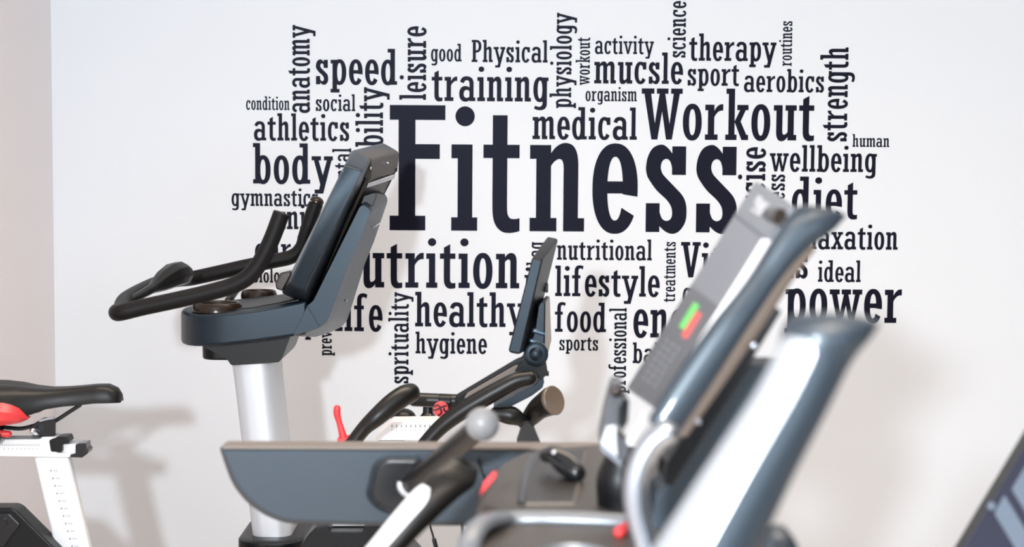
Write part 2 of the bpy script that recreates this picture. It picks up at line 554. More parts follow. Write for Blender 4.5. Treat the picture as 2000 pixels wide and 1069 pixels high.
def word(text, label, a, b, base, u, upright=False, fit=None, slope=0.006):
    """A vinyl word on the wall. a, b: where the fitted letters start and end along the line of writing,
    base: where their baseline runs, u: size of one hundredth of the x-height in the photograph."""
    lay = layout(text)
    i0, i1 = fit or (0, len(text))
    ua, ub = lay[i0][0], lay[i1 - 1][0] + lay[i1 - 1][1]
    if upright:
        A, B = U(base, a, WALL_Y), U(base, b, WALL_Y)
        along = B.z - A.z
        sy = (U(base, a, WALL_Y) - U(base - 100 * u, a, WALL_Y)).length / 100
    else:
        A, B = U(a, base, WALL_Y), U(b, base + slope * (b - a), WALL_Y)
        along = B.x - A.x
        sy = (U(a, base, WALL_Y) - U(a, base - 100 * u, WALL_Y)).length / 100
    sx = along / (ub - ua)
    bm = bmesh.new()
    k = 0
    for gx, w, pl in lay:
        for p in pl:
            k += 1
            yf = WALL_Y - 0.0006 - 0.000004 * (k % 60)
            f, bk = [], []
            for (x, y) in p:
                s, t = (gx + x - ua) * sx, y * sy
                X, Z = (A.x - t, A.z + s) if upright else (A.x + s, A.z + t)
                f.append(bm.verts.new((X, yf, Z)))
                bk.append(bm.verts.new((X, WALL_Y - 0.00002, Z)))
            bm.faces.new(f)
            n = len(p)
            for i in range(n):
                bm.faces.new((f[i], f[(i + 1) % n], bk[(i + 1) % n], bk[i]))
    bmesh.ops.recalc_face_normals(bm, faces=bm.faces)
    me = bpy.data.meshes.new('word_decal')
    bm.to_mesh(me)
    bm.free()
    me.materials.append(M['vinyl'])
    o = bpy.data.objects.new('word_decal', me)
    COL.objects.link(o)
    o['label'] = label
    o['category'] = 'lettering'
    o['group'] = 'word cloud on the wall'


def flat_word(t, *a, **k):
    word(t, 'black vinyl wall word reading %s' % t, *a, **k)


def tall_word(t, *a, **k):
    word(t, 'black vinyl wall word %s turned upright to read upward' % t, *a, upright=True, **k)


word('FiTness', 'largest black vinyl word Fitness in the middle of the wall', 761, 1438.5, 449.8, 1.685, slope=0.0078)
word('Workout', 'large black vinyl word Workout with capital W right of medical', 1252.2, 1589.5, 272.4, 0.6875)
word('workout', 'small upright black vinyl word workout beside physiology', 166.6, 73.4, 1151.5, 0.19, upright=True)
for t, a, b, y, u in (('speed', 617, 775.5, 164.7, .481), ('training', 843, 1071, 197.1, .471), ('good', 841.7, 901.7, 119.6, .236),
                      ('Physical', 921, 1069.6, 121.2, .298), ('activity', 1161.8, 1276.8, 105.2, .25), ('mucsle', 1160.4, 1333.5, 163.0, .421),
                      ('organism', 1143.5, 1243.7, 197.4, .194), ('medical', 1040, 1243.7, 271.8, .432), ('therapy', 1345.6, 1516, 118.5, .365),
                      ('sport', 1342.8, 1443, 167.2, .326), ('aerobics', 1452.8, 1609, 179.6, .311), ('human', 1664.7, 1736.8, 287.0, .171),
                      ('condition', 480.7, 565.5, 214.5, .182), ('social', 616.8, 694, 216.8, .227), ('athletics', 496, 682, 274.3, .365),
                      ('body', 494.4, 650.2, 358.5, .541), ('hygiene', 811.5, 950.8, 690.6, .292), ('nutritional', 1087.7, 1273, 507.6, .28),
                      ('lifestyle', 1084.2, 1288, 578.6, .409), ('food', 1083.5, 1183.5, 648.3, .393), ('sports', 1092.4, 1168, 684.5, .206),
                      ('wellbeing', 1503, 1712, 335.0, .356), ('diet', 1545.7, 1673.7, 427.0, .562), ('ideal', 1597.3, 1680.8, 550.7, .29)):
    flat_word(t, a, b, y, u)
for t, a, b, x, u in (('leisure', 195.3, 51.6, 832, .358), ('physiology', 211.4, 25.1, 1115.3, .29), ('science', 112.8, 2.2, 1338.6, .247),
                      ('routines', 129, 41.5, 1546, .176), ('strength', 276.5, 92.6, 1653.5, .375), ('anatomy', 221.1, 49, 605, .331),
                      ('sprituality', 749.6, 571.1, 797.7, .272), ('treatments', 590.5, 472.7, 1318.2, .177)):
    tall_word(t, a, b, x, u)
word('Nutrition', 'black vinyl wall word showing utrition beside the bike console', 755.2, 1014, 561.8, .673, fit=(2, 9))
word('healthy', 'black vinyl wall word healthy running behind the spin bike tablet', 810.8, 987.3, 637.8, .463, fit=(0, 6))
word('gymnastics', 'black vinyl wall word gymnastic meeting the far bike horn', 452.4, 606, 402.2, .243, fit=(0, 9))
word('life', 'black vinyl wall word life at the lower edge of the bike console', 654, 746.8, 646.8, .5)
word('ability', 'upright black vinyl word showing bility above the bike console', 314.5, 170.6, 748, .37, upright=True)
word('mental', 'upright black vinyl word ending in tal beside body', 391, 290, 686, .254, upright=True)
word('unit', 'black vinyl word below gymnastic half hidden between the bike horns', 560.5, 583, 447.7, .337, fit=(1, 2))
word('cardio', 'black vinyl word showing card behind the near bike horn', 498, 568, 511.4, .347, fit=(0, 3))
word('biology', 'small black vinyl word showing olo under the far handlebar', 514.6, 546, 552, .195, fit=(2, 5))
word('sleep', 'black vinyl word of which only a letter p shows under the bike head', 596, 616, 654, .3, fit=(4, 5))
word('prevention', 'upright black vinyl word starting prev under the bike console', 695, 647, 648, .187, upright=True, fit=(0, 4))
word('professional', 'upright black vinyl word professional ending behind the treadmill holder', 769, 602, 1222, .233, upright=True)
word('energy', 'black vinyl word starting en left of the treadmill console', 1236.8, 1265.4, 659.3, .538, fit=(0, 1))
word('balance', 'black vinyl word starting ba left of the treadmill console', 1235.5, 1254, 709.4, .276, fit=(0, 1))
word('Vitamins', 'black vinyl word starting Vi behind the treadmill console', 1329.3, 1367.7, 542, .477, fit=(0, 1))
word('calories', 'black vinyl word barely showing one round letter beside treatments', 1333, 1350, 596, .33, fit=(0, 1))
word('exercise', 'upright black vinyl word ending in cise above the treadmill console', 379, 287.8, 1494, .37, upright=True, fit=(4, 8))
word('wellness', 'upright black vinyl word ending in ess between cise and diet', 372.4, 341, 1532.6, .26, upright=True, fit=(6, 8))
word('relaxation', 'black vinyl word ending in xation right of the treadmill console', 1623, 1753, 487.2, .34, fit=(4, 10))
word('power', 'black vinyl word power above the nearest treadmill handle', 1533, 1760, 629.6, .647)
word('bag', 'upright black vinyl word almost hidden behind the top of the tablet', 519, 473, 1062, .235, upright=True)
word('in', 'short black vinyl word hidden behind the spin bike tablet', 1024, 1070, 571.2, .34)

# ------------------------------------------------------------------ upright exercise bike (middle left)
AY = 3.45
bike = thing('exercise_bike', (U(520, 900, AY).x, AY, 0), 'black upright exercise bike with silver column, tall console and forward horns', 'exercise bike')


def rrect(cx, cy, w, d, r, n=5):
    out = []
    for sx, sy, a0 in ((1, 1, 0), (-1, 1, 90), (-1, -1, 180), (1, -1, 270)):
        for k in range(n + 1):
            a = math.radians(a0 + 90 * k / n)
            out.append((cx + sx * (w / 2 - r) + r * math.cos(a), cy + sy * (d / 2 - r) + r * math.sin(a)))
    return out


def column(secs, bm=None):
    """secs: (x, y, z, width, depth, corner radius)"""
    return loft_rings([[Vector((p[0], p[1], zz)) for p in rrect(x, y, w, d, r)] for x, y, zz, w, d, r in secs], bm)


def colsec(pl, pr, py, Yn, d, r=0.025):
    a, b = U(pl, py, Yn), U(pr, py, Yn)
    return ((a.x + b.x) / 2, Yn + d / 2, a.z, b.x - a.x, d, r)


col = obj('column', column([colsec(446, 531, 690, 3.37, .16), colsec(454, 535, 745, 3.37, .16), colsec(468, 548, 862, 3.37, .16), colsec(492, 569, 1069, 3.37, .16), colsec(510, 585, 1230, 3.37, .16)]), 'silver', bike)
obj('collar', column([colsec(458, 592, 1110, 3.33, .24, .05), colsec(458, 594, 1062, 3.33, .24, .05), colsec(466, 586, 1056, 3.34, .22, .05)]), 'shell_dark', bike, bevel=.004)
cx = U(560, 1200, AY).x
obj('body_shroud', column([(cx + .05, AY, .10, .62, .12, .05), (cx + .05, AY, .32, .56, .15, .06), (cx + .02, AY, .44, .34, .16, .07), (cx, AY, .545, .16, .17, .06)]), 'shell_dark', bike, bevel=.006)
for dx in (-.33, .42):
    obj('stabilizer', tube([Vector((cx + dx, AY - .2, .045)), Vector((cx + dx, AY, .06)), Vector((cx + dx, AY + .2, .045))], .04), 'shell_dark', bike)
obj('base_beam', box((cx - .33, AY - .04, .04), (cx + .42, AY + .04, .11)), 'shell_dark', bike, bevel=.01)

# housing under the handlebar: plan outline with a round front, tapering towards the column
hz = []
xl, xr = U(357, 640, AY).x, U(600, 630, 3.31).x
Yn, Yf = 3.31, 3.60
ym = (Yn + Yf) / 2
plan = []
rr = (Yf - Yn) / 2
for k in range(13):
    a = math.radians(90 + 180 * k / 12)
    sx_ = abs(math.cos(a)) ** 0.75
    plan.append((xl + rr * 0.75 - sx_ * rr * 0.75, ym + rr * math.sin(a)))
plan += [(xl + rr * 0.75 + (xr - xl - rr * 0.75) * q, Yn) for q in (.33, .66, 1.0)]
plan += [(xl + rr * 0.75 + (xr - xl - rr * 0.75) * q, Yf) for q in (1.0, .66, .33)]
zt = lambda x: U(360, 616, Yn).z + max(0.0, (x - xl) / (xr - xl)) ** 2.2 * (U(600, 586, Yn).z - U(360, 616, Yn).z)
zb = lambda x: U(365, 682, Yn).z + ((x - xl) / (xr - xl)) ** 1.5 * (U(600, 654, Yn).z - U(365, 682, Yn).z)
head = obj('head_housing', loft_rings([[Vector((x, y, zb(x))) for x, y in plan], [Vector((x, y, zt(x))) for x, y in plan]]), 'shell', bike, bevel=.007, seg=4)
pl2 = [(ym_x * .86 + .14 * (xl + xr) / 2, ym + (y - ym) * .8) for ym_x, y in plan]
obj('top_tray', loft_rings([[Vector((x, y, zt(x) - .004)) for x, y in pl2], [Vector((x, y, zt(x) + .004)) for x, y in pl2]]), 'shell_dark', head, bevel=.002)
obj('front_stub', column([colsec(391, 470, 704, 3.36, .12, .03), colsec(390, 471, 676, 3.36, .12, .03)]), 'shell_dark', bike, bevel=.004)
obj('neck', prism(rounded(z(1, [(440, 968), (600, 955), (838, 920), (800, 1020), (785, 1042), (572, 1056), (555, 1030)]), 4), 3.35, 3.56), 'shell_dark', bike, bevel=.006)

for (px, Y, r) in ((425, 3.368, .049), (506, 3.60, .037)):
    c = U(px, 600, Y)
    c.z = zt(c.x)
    cup = obj('cup_ring', ring_solid(c, (0, 0, 1), [(r * .72, .0), (r * 1.02, .0), (r * 1.0, .010), (r * .90, .018), (r * .80, .017), (r * .74, .006)]), 'warm_glint', bike, bevel=.0015)
    obj('cup_well', disc(c + Vector((0, 0, .002)), (0, 0, 1), r * .73, .004), 'gloss', cup)

# console head: flat near side, wide rolled edge, lofted to its far side


def shifted(pts, frm, to, s):
    return [(to[0] + (p[0] - frm[0]) * s, to[1] + (p[1] - frm[1]) * s) for p in pts]


c1 = z(9, [(676, 282, 3), (846, 328, 3)]) + z(10, [(274, 530, 4), (126, 470, 4)])
c2 = z(9, [(762, 96, 13), (946, 206, 8)]) + z(10, [(340, 704, 9), (42, 572, 9)])
mixc = lambda k: rounded([tuple(a * (1 - k) + b * k for a, b in zip(p, q)) for p, q in zip(c1, c2)], 4, 6)
con_1, con_n = mixc(0), mixc(1)
a0, a1 = z(9, [(946, 206)])[0][:2], (777.0, 296.5)
con_f = shifted(con_n, a0, a1, .945)
con = obj('console', loft_px([(con_1, 3.218), (mixc(.07), 3.2195), (mixc(.16), 3.226), (mixc(.9), 3.335), (mixc(.97), 3.35), (con_n, 3.37), (con_f, 3.64)]), 'shell', bike)
bk = z(9, [(905, 360), (938, 372)]) + z(10, [(352, 672), (325, 655)])
obj('console_back', loft_px([(bk, 3.375), (shifted(bk, a0, a1, .945), 3.63)]), 'tray', con, bevel=.001)
cap_n = rounded(z(9, [(820, 128, 6), (948, 204, 5), (958, 235, 4), (940, 424, 3), (880, 395, 3)]), 3)
obj('console_cap', loft_px([(cap_n, 3.372), (shifted(cap_n, a0, a1, .945), 3.644)]), 'tray', con, bevel=.003)  # brown stands for ceiling light on the top and back faces
sl_ = z(9, [(915, 440), (926, 450), (905, 496), (894, 488)])
brkt = obj('bracket', loft_px([(sl_, 3.38), (shifted(sl_, a0, a1, .945), 3.60)]), 'silver', con, bevel=.001)
for fx, fy in ((958, 452), (1060, 405)):
    q = rounded(z(9, [(fx - 28, fy + 6), (fx + 24, fy - 14), (fx + 30, fy + 4), (fx - 18, fy + 24)]), 3)
    obj('slot', loft_px([(q, 3.44), (q, 3.47)]), 'gloss', brkt)
rim_n = z(9, [(1196, 306), (1206, 300)]) + z(9, [(1062, 585), (1045, 580)])
obj('far_rim', loft_px([(rim_n, 3.62), (rim_n, 3.645)]), 'shell', con, bevel=.001)
seam = z(9, [(640, 318), (668, 330), (668, 336), (640, 325)])
obj('side_seam', prism(seam, 3.2165, 3.23), 'gloss', con)
seam = z(9, [(640, 350), (645, 352)]) + z(10, [(160, 452), (155, 450)])
obj('side_seam', prism(seam, 3.2172, 3.23), 'shell_dark', con)
for (k, x, y, Y) in ((9, 936, 300, 3.365), (10, 322, 626, 3.345)):
    p = z(k, [(x, y)])[0]
    obj('screw', disc(U(p[0], p[1], Y - .004), (.3, -1, 0), .0030, .003, 12, dome=.001), 'tube', con)
p = z(9, [(1095, 250)])[0]
obj('screw', disc(U(p[0], p[1], 3.50), (1, -.25, 0), .0026, .004, 12, dome=.001), 'tube', con)

arm_n = rounded(z(9, [(835, 660, 3), (872, 640, 3), (945, 690, 6), (938, 740, 3)]) + z(10, [(800, 120, 0), (698, 335, 0), (566, 700, 8), (506, 858, 8), (440, 915, 10), (310, 965, 6), (150, 1006, 4), (300, 700, 4), (355, 660, 4)]), 3, 5)
n_ = len(arm_n)
ypt = lambda y: y - 20 + (y - 400) * .085
arm_f = [(p[0] * 0.925 + 86, ypt(p[1])) for p in arm_n]
lerpo = lambda k: [(p[0] * (1 - k) + q[0] * k, p[1] * (1 - k) + q[1] * k) for p, q in zip(arm_n, arm_f)]
cen = Vector((660, 560))
ins = [(p[0] + (cen.x - p[0]) * .035, p[1] + (cen.y - p[1]) * .03) for p in arm_n]
arm = obj('console_arm', loft_px([(ins, 3.300), (lerpo(.03), 3.312), (lerpo(.5), 3.445), (lerpo(.93), 3.568), (lerpo(1), 3.59)]), 'shell', bike, bevel=.004, seg=3)
obj('arm_top_shaded', loft_px([(rounded(z(9, [(832, 672), (868, 575), (955, 545), (1000, 560), (955, 690)]), 3), 3.33), (rounded(z(9, [(985, 600), (1000, 540), (1060, 540), (1095, 575), (1105, 640)]), 3), 3.57)]), 'shell_dark', arm, bevel=.004)  # shadow on the arm's upper end painted as a darker shell
p = z(10, [(683, 648)])[0]
obj('screw', disc(U(p[0], p[1], 3.41), (.8, -.6, 0), .0026, .004, 12, dome=.001), 'tube', arm)
for i, (x, y, w) in enumerate(((965, 885, 22), (992, 866, 22), (1020, 848, 24))):
    q = z(9, [(x, y), (x + w, y - 16), (x + w - 4, y - 2), (x - 4, y + 14)])
    obj('maker_mark', loft_px([(q, 3.44), (q, 3.452)]), 'mark', arm)
q0, q1 = z(10, [(312, 705)])[0], z(10, [(425, 900)])[0]
obj('ridge', tube_px([(q0[0], q0[1], 3.302, .0022), (q1[0], q1[1], 3.302, .0022)], 8), 'shell', arm)
# latch at the lower left corner of the console
obj('latch', loft_px([(rounded(z(1, [(768, 690), (790, 645), (832, 636), (840, 652), (800, 725), (772, 716)]), 3), 3.30), (rounded(z(1, [(790, 680), (806, 640), (840, 632), (850, 650), (815, 712), (792, 704)]), 3), 3.42)]), 'warm_glint', bike, bevel=.003)

# handlebar loop
near = z(1, [(797, 376), (752, 495), (705, 590), (655, 655), (585, 698), (480, 730), (330, 765), (180, 797), (85, 820)])
NR = .0155
path = [(p[0], p[1], 3.18, NR * (1.0 if i < 3 else 1)) for i, p in enumerate(near)]
corner = z(1, [(62, 822)])[0]
path += [(corner[0] + 1, corner[1] - 1, 3.205, NR), (corner[0] + 9, corner[1] - 7, 3.25, NR), (228 + 20, 578 + 6, 3.36, NR), (302, 556, 3.56, NR), (330, 549, 3.63, NR), (352, 546, 3.67, NR)]
far = z(1, [(400, 668), (520, 642), (640, 615), (760, 592), (840, 573), (885, 535), (905, 470), (930, 390), (950, 335)])
path += [(p[0], p[1], 3.70, .0155) for p in far]
bar = obj('handlebar', tube_px(path, 24, cap='flat'), 'foam', bike, bevel=.0025)
p = far[-1]
obj('grip_plug', disc(U(p[0] + .3, p[1] - 1, 3.70) - Vector((0, 0, 0.0)), (U(p[0] + 6, p[1] - 14, 3.70) - U(p[0], p[1], 3.70)), .0150, .004, 20, dome=.010), 'warm_glint', bar)
# faceted cover on the rear cross bar
cov = z(11, [(195, 452, 3.34, .0085), (300, 402, 3.38, .0090), (405, 342, 3.42, .0105), (440, 318, 3.44, .0145), (505, 272, 3.47, .0215), (585, 226, 3.50, .0255), (650, 208, 3.52, .0258), (698, 216, 3.54, .0215), (722, 230, 3.55, .0120)])
cb = tube_px(cov, 9, sm=1, cap='flat')
obj('cross_bar_cover', cb, 'rubber', bike, bevel=.002)
for px, py, Y in ((468, 556, 3.69),):
    t_ = U(px, py, Y)
    obj('handlebar_post', tube([Vector((t_.x, 3.36 if Y < 3.4 else 3.54, zt(t_.x) + .004)), t_], .008), 'shell_dark', bike)

# ------------------------------------------------------------------ spin bike (saddle left, handlebar behind the treadmill)
BY = 3.13
spin = thing('spin_bike', (U(400, 900, BY).x, BY, 0), 'white and black spin bike with red winged saddle and tall tablet', 'exercise bike')


def saddle_section(px, ytop, ybot, half, dish):
    top = U(px, ytop, BY).z
    bot = U(px, ybot, BY - half).z
    x = U(px, ytop, BY).x
    h = top - bot
    pts = []
    for s, t in ((-1.0, 1.0), (-1.03, .82), (-1.0, .55), (-.9, .25), (-.72, .07), (-.45, 0.0), (-.15, dish), (.15, dish), (.45, 0.0), (.72, .07), (.9, .25), (1.0, .55), (1.03, .82), (1.0, 1.0), (.85, .98), (.4, .7), (-.4, .7), (-.85, .98)):
        pts.append(Vector((x, BY + s * half, top - h * t)))
    return pts


secs = []
for px, yt, yb, hf, ds in ((-118, 765, 815, .040, .02), (-100, 752, 838, .065, .03), (-70, 748, 845, .078, .05), (-30, 747, 842, .081, .06), (5, 747.5, 836, .077, .06), (40, 750, 824, .060, .05),
                           (70, 755, 812, .046, .04), (100, 757.5, 800, .036, .03), (130, 756.5, 795, .030, .02), (160, 754, 792.5, .027, .0), (190, 751, 789, .0265, .0), (212, 751, 788.5, .026, .0), (228, 758, 788, .023, .0), (236, 770, 787.5, .018, 0), (238.5, 779, 787, .012, .0)):
    secs.append(saddle_section(px, yt, yb, hf, ds))
sadd = obj('saddle', loft_rings(secs), 'leather', spin, bevel=0)
# red wings on both flanks
for sgn in (-1, 1):
    rings = []
    for px, y0, y1, hf in ((-95, 800, 838, .060), (-60, 795, 838, .081), (-30, 791, 838, .088), (0, 789, 834, .086), (18, 793, 832, .080), (34, 800, 829, .071), (48, 814, 823, .061), (52, 818, 820, .056)):
        c = BY + sgn * hf
        yy = BY - hf
        t, b = U(px, y0, yy), U(px, y1, yy)
        rings.append([Vector((t.x, c - sgn * .012, t.z)), Vector((t.x, c + sgn * .002, t.z - (t.z - b.z) * .35)), Vector((t.x, c, t.z - (t.z - b.z) * .75)), Vector((t.x, c - sgn * .014, b.z)), Vector((t.x, c - sgn * .03, (t.z + b.z) / 2))])
    obj('wing', loft_rings(rings), 'red', sadd, label='red wing panel')
for dy in (-.02, .02):
    obj('saddle_rail', tube_px([(p[0], p[1], BY + dy, .0038) for p in z(2, [(428, 308), (370, 345), (320, 378), (280, 398), (215, 408), (120, 432), (40, 428), (-40, 418), (-140, 405)])], 10), 'gloss', spin)
clamp = obj('seat_clamp', loft_px([(rounded(z(2, [(160, 420), (215, 385), (240, 372), (300, 380), (299, 468), (210, 476), (175, 470), (165, 445)]), 3), BY - .028), (rounded(z(2, [(160, 420), (215, 385), (240, 372), (300, 380), (299, 468), (210, 476), (175, 470), (165, 445)]), 3), BY + .03)]), 'gloss', spin, bevel=.003)
obj('clamp_plate', prism(rounded(z(2, [(205, 390), (240, 378), (290, 374), (292, 381), (245, 388), (212, 398)]), 2), BY - .036, BY - .03), 'tube', clamp, bevel=.001)
obj('clamp_bolt', tube_px([(64, 842, BY - .05, .006), (72, 846, BY - .03, .006)], 10), 'chrome', clamp)
obj('release_lever', tube_px([(p[0], p[1], BY - .05, r) for p, r in zip(z(2, [(-60, 452), (10, 460), (45, 462)]), (.006, .0068, .0062))], 12), 'red', spin, label='red release lever')
obj('lever_hub', disc(U(-6, 850, BY - .03), (0, -1, 0), .016, .03, 16), 'gloss', spin)
sl = obj('seat_slider', prism(rounded(z(2, [(-170, 492), (215, 490), (225, 478), (300, 478), (304, 562), (374, 566), (380, 578), (372, 588), (-170, 580)]), 2), BY - .03, BY + .012), 'white', spin, bevel=.003)
obj('slider_rail', prism(rounded(z(2, [(270, 516), (425, 516), (425, 572), (270, 572)]), 2), BY - .022, BY + .022), 'white', sl, bevel=.002)
obj('slider_block', prism(rounded(z(2, [(262, 497), (285, 486), (318, 478), (358, 477), (370, 508), (332, 520), (332, 560), (272, 558)]), 3), BY - .034, BY + .006), 'shell_dark', spin, bevel=.003)
obj('slider_end', prism(rounded(z(2, [(404, 520), (420, 514), (460, 512), (463, 540), (474, 552), (470, 568), (440, 590), (378, 588), (376, 574), (404, 568)]), 2), BY - .032, BY + .004), 'gloss', spin, bevel=.003)
tk = bmesh.new()
for i in range(19):
    x = 12 + i * 11
    q = z(2, [(x, 517), (x + 3.0, 517), (x + 3.0, 526), (x, 526)])
    prism(q, BY - .0305, BY - .029, tk)
    if i % 2:
        q = z(2, [(x, 538), (x + 2, 538), (x + 2, 546), (x, 546)])
        prism(q, BY - .0305, BY - .029, tk)
obj('slider_scale', tk, 'tick', sl)
post = obj('seat_post', prism(z(2, [(178, 584), (368, 584), (760, 2300), (570, 2300)]), BY - .026, BY - .002), 'white', spin, bevel=.006)
tk = bmesh.new()
for i in range(11):
    x, y = 269 + i * 11.4, 660 + i * 40.5
    prism(z(2, [(x, y - 4), (x + 7, y - 4), (x + 7, y + 4), (x, y + 4)]), BY - .0268, BY - .0255, tk)
    prism(z(2, [(x + 16, y - 1), (x + 40, y - 1), (x + 40, y + 1), (x + 16, y + 1)]), BY - .0268, BY - .0255, tk)
obj('post_scale', tk, 'tick', post)
fr = obj('rear_frame', prism(rounded(z(2, [(-330, 862), (62, 860, 14), (88, 872, 14), (700, 1480), (560, 1900), (-330, 1900)]), 6), BY - .06, BY - .01), 'shell_dark', spin, bevel=.008)
obj('frame_facet', prism(rounded(z(2, [(-300, 890), (50, 890), (110, 950), (60, 1010), (20, 1069), (-300, 1069)]), 4), BY - .066, BY - .058), 'gloss', fr, bevel=.004)
obj('frame_hole', disc(U(3, 1022, BY - .066), (0, -1, 0), .010, .002, 16), 'gloss', fr)

# handlebar end: post and shroud
front = obj('front_post', prism(rounded([(642, 1028), (712, 1028), (790, 862), (740, 862)], 2), BY - .02, BY + .04), 'white', spin, bevel=.004)
obj('front_shroud', prism(rounded([(560, 1120), (588, 1066), (602, 1045), (616, 1031), (644, 1027), (646, 1039), (708, 1039), (712, 1027), (742, 1027), (768, 1042), (830, 1110), (900, 1500), (560, 1500)], 3), BY - .055, BY + .055), 'shell_dark', spin, bevel=.006)
zz = .62
obj('main_beam', loft_rings([[Vector((U(210, 1069, BY).x, BY + a, b)) for a, b in ((-.05, .30), (.05, .30), (.05, .44), (-.05, .44))], [Vector((U(700, 1069, BY).x, BY + a, b)) for a, b in ((-.05, .30), (.05, .30), (.05, .46), (-.05, .46))]]), 'shell_dark', spin, bevel=.01)
for px in (60, 720):
    xx = U(px, 1069, BY).x
    obj('foot_bar', tube([Vector((xx, BY - .17, .04)), Vector((xx, BY + .15, .04))], .035), 'shell_dark', spin)
    obj('strut', tube([Vector((xx, BY, .05)), Vector((U(400 + (px - 400) * .6, 1069, BY).x, BY, .37))], .032), 'white', spin)
slid = obj('handlebar_slider', prism(rounded(z(3, [(1060, 378), (1150, 297), (1470, 293), (1470, 412), (1050, 412)]), 2), BY - .03, BY + .03), 'white', spin, bevel=.003)
tk = bmesh.new()
for i in range(10):
    x = 1150 + i * 29
    prism(z(3, [(x, 316), (x + 6, 316), (x + 6, 332), (x, 332)]), BY - .0305, BY - .029, tk)
    prism(z(3, [(x, 346), (x + 4, 346), (x + 4, 352), (x, 352)]), BY - .0305, BY - .029, tk)
obj('slider_scale', tk, 'tick', slid)
lv = z(3, [(815, 215), (815, 250), (828, 300), (845, 360), (858, 415)])
tip = obj('resistance_lever', tube_px([(p[0], p[1], 2.98, r) for p, r in zip(lv, (.0062, .0062, .0052, .0062, .0078))], 14, flat=.6, flat_axis=(0, 1, 0)), 'red', spin, label='red resistance lever')
obj('lever_base', prism(rounded(z(3, [(815, 402), (885, 396), (900, 440), (815, 440)]), 2), 2.97, 3.0), 'red', spin, bevel=.003)
# knobs behind the slider and the red emblem disc
kn = z(3, [(1225, 300)])[0]
obj('knob_dome', disc(U(kn[0], kn[1], 3.21), (0, 0, 1), .024, .006, 24, dome=.020), 'shell_dark', spin)
kn = z(3, [(1375, 295)])[0]
kb = U(kn[0], kn[1], 3.20)
kn_o = obj('adjust_knob', ring_solid(kb, (0, 0, 1), [(.001, 0), (.019, 0), (.017, .008), (.010, .016), (.0095, .030), (.013, .034), (.012, .040), (.001, .041)], 24), 'gloss', spin, bevel=.001)
ec = z(3, [(1452, 222)])[0]
ecp = U(ec[0], ec[1], 2.98)
em = obj('emblem_disc', disc(ecp + Vector((0, .012, 0)), (0, -1, 0), .0130, .012, 32), 'red', spin, bevel=.001, label='red disc with dark wavy emblem')
eb = bmesh.new()
sc_ = .0130
for pts in ([(-.85, .35), (-.4, .62), (0, .3), (.4, .42), (.8, .55)], [(-.95, -.05), (-.5, -.02), (-.15, .15), (.12, -.15), (.05, -.55), (-.35, -.8)], [(.45, .2), (.5, -.1), (.75, -.25), (.93, -.1)]):
    cur = catmull([(a, b) for a, b in pts], 6)
    for i in range(len(cur) - 1):
        a, b = cur[i], cur[i + 1]
        d = (b - a)
        nrm = Vector((-d.y, d.x)).normalized() * .10
        q = [a + nrm, b + nrm, b - nrm, a - nrm]
        loft_rings([[ecp + Vector((v.x * sc_, -.0012, v.y * sc_)) for v in q], [ecp + Vector((v.x * sc_, .001, v.y * sc_)) for v in q]], eb)
obj('emblem', eb, 'gloss', em)
obj('cross_tube', tube_px([(p[0], p[1], 3.08, .0125) for p in z(3, [(1290, 160), (1420, 165), (1600, 172)])], 18), 'rubber', spin)
obj('cross_tube_clamp', tube_px([(p[0], p[1], 3.08, .0145) for p in z(3, [(1440, 172), (1520, 176)])], 18, cap='flat'), 'shell_dark', spin, bevel=.002)
g = z(3, [(865, 485), (925, 410), (985, 335), (1060, 268), (1150, 190), (1225, 138), (1266, 120)])
obj('left_grip', tube_px([(p[0], p[1], Y, r) for p, Y, r in zip(g, (2.93, 2.93, 2.93, 2.93, 2.94, 2.95, 2.96), (.0128, .0124, .0130, .0160, .0178, .0180, .0170))], 24), 'rubber', spin)
g = z(4, [(505, 1150), (560, 1085), (620, 1030), (700, 972), (800, 912), (900, 856), (985, 812), (1055, 797)])
obj('right_grip', tube_px([(p[0], p[1], Y, r) for p, Y, r in zip(g, (2.9,) * 8, (.0130, .0130, .0140, .0150, .0155, .0150, .0140, .0125))], 24), 'rubber', spin)
pl_o = rounded(z(4, [(662, 915), (672, 890), (985, 703), (1025, 688), (1040, 720), (1010, 765), (720, 925), (672, 940)]), 4)
plate = obj('handlebar_plate', prism(pl_o, 2.97, 2.99), 'shell_dark', spin, bevel=.003)
obj('plate_inlay', prism(rounded(z(4, [(712, 905), (728, 878), (985, 730), (1005, 738), (990, 765), (740, 910)]), 3), 2.966, 2.975), 'warm_grey', plate, bevel=.001)
obj('lower_arm', prism(rounded(z(4, [(862, 950), (975, 890), (985, 880), (1060, 850), (1120, 800), (1132, 815), (1122, 850), (1065, 893), (930, 962), (880, 972)]), 4), 2.93, 3.0), 'shell', spin, bevel=.004)
brk = obj('tablet_bracket', prism(rounded(z(4, [(1035, 685), (1060, 690), (1135, 690), (1150, 775), (1120, 805), (1060, 792), (975, 772), (1000, 735)]), 4), 2.94, 3.02), 'shell_dark', spin, bevel=.005)
hinge = obj('hinge_arm', loft_px([(rounded(z(4, [(1100, 420), (1112, 402), (1136, 404), (1132, 640), (1120, 700), (1060, 705), (1045, 680), (1058, 620), (1080, 560)]), 4), 2.935), (rounded(z(4, [(1122, 400), (1138, 368), (1160, 372), (1168, 600), (1146, 690), (1090, 700), (1070, 680), (1085, 610), (1105, 550)]), 4), 3.03)]), 'shell', spin, bevel=.004)
obj('hinge_face', prism(rounded(z(4, [(1137, 402), (1158, 374), (1168, 600), (1150, 655), (1134, 640)]), 3), 2.930, 2.95), 'warm_grey', hinge, bevel=.001)
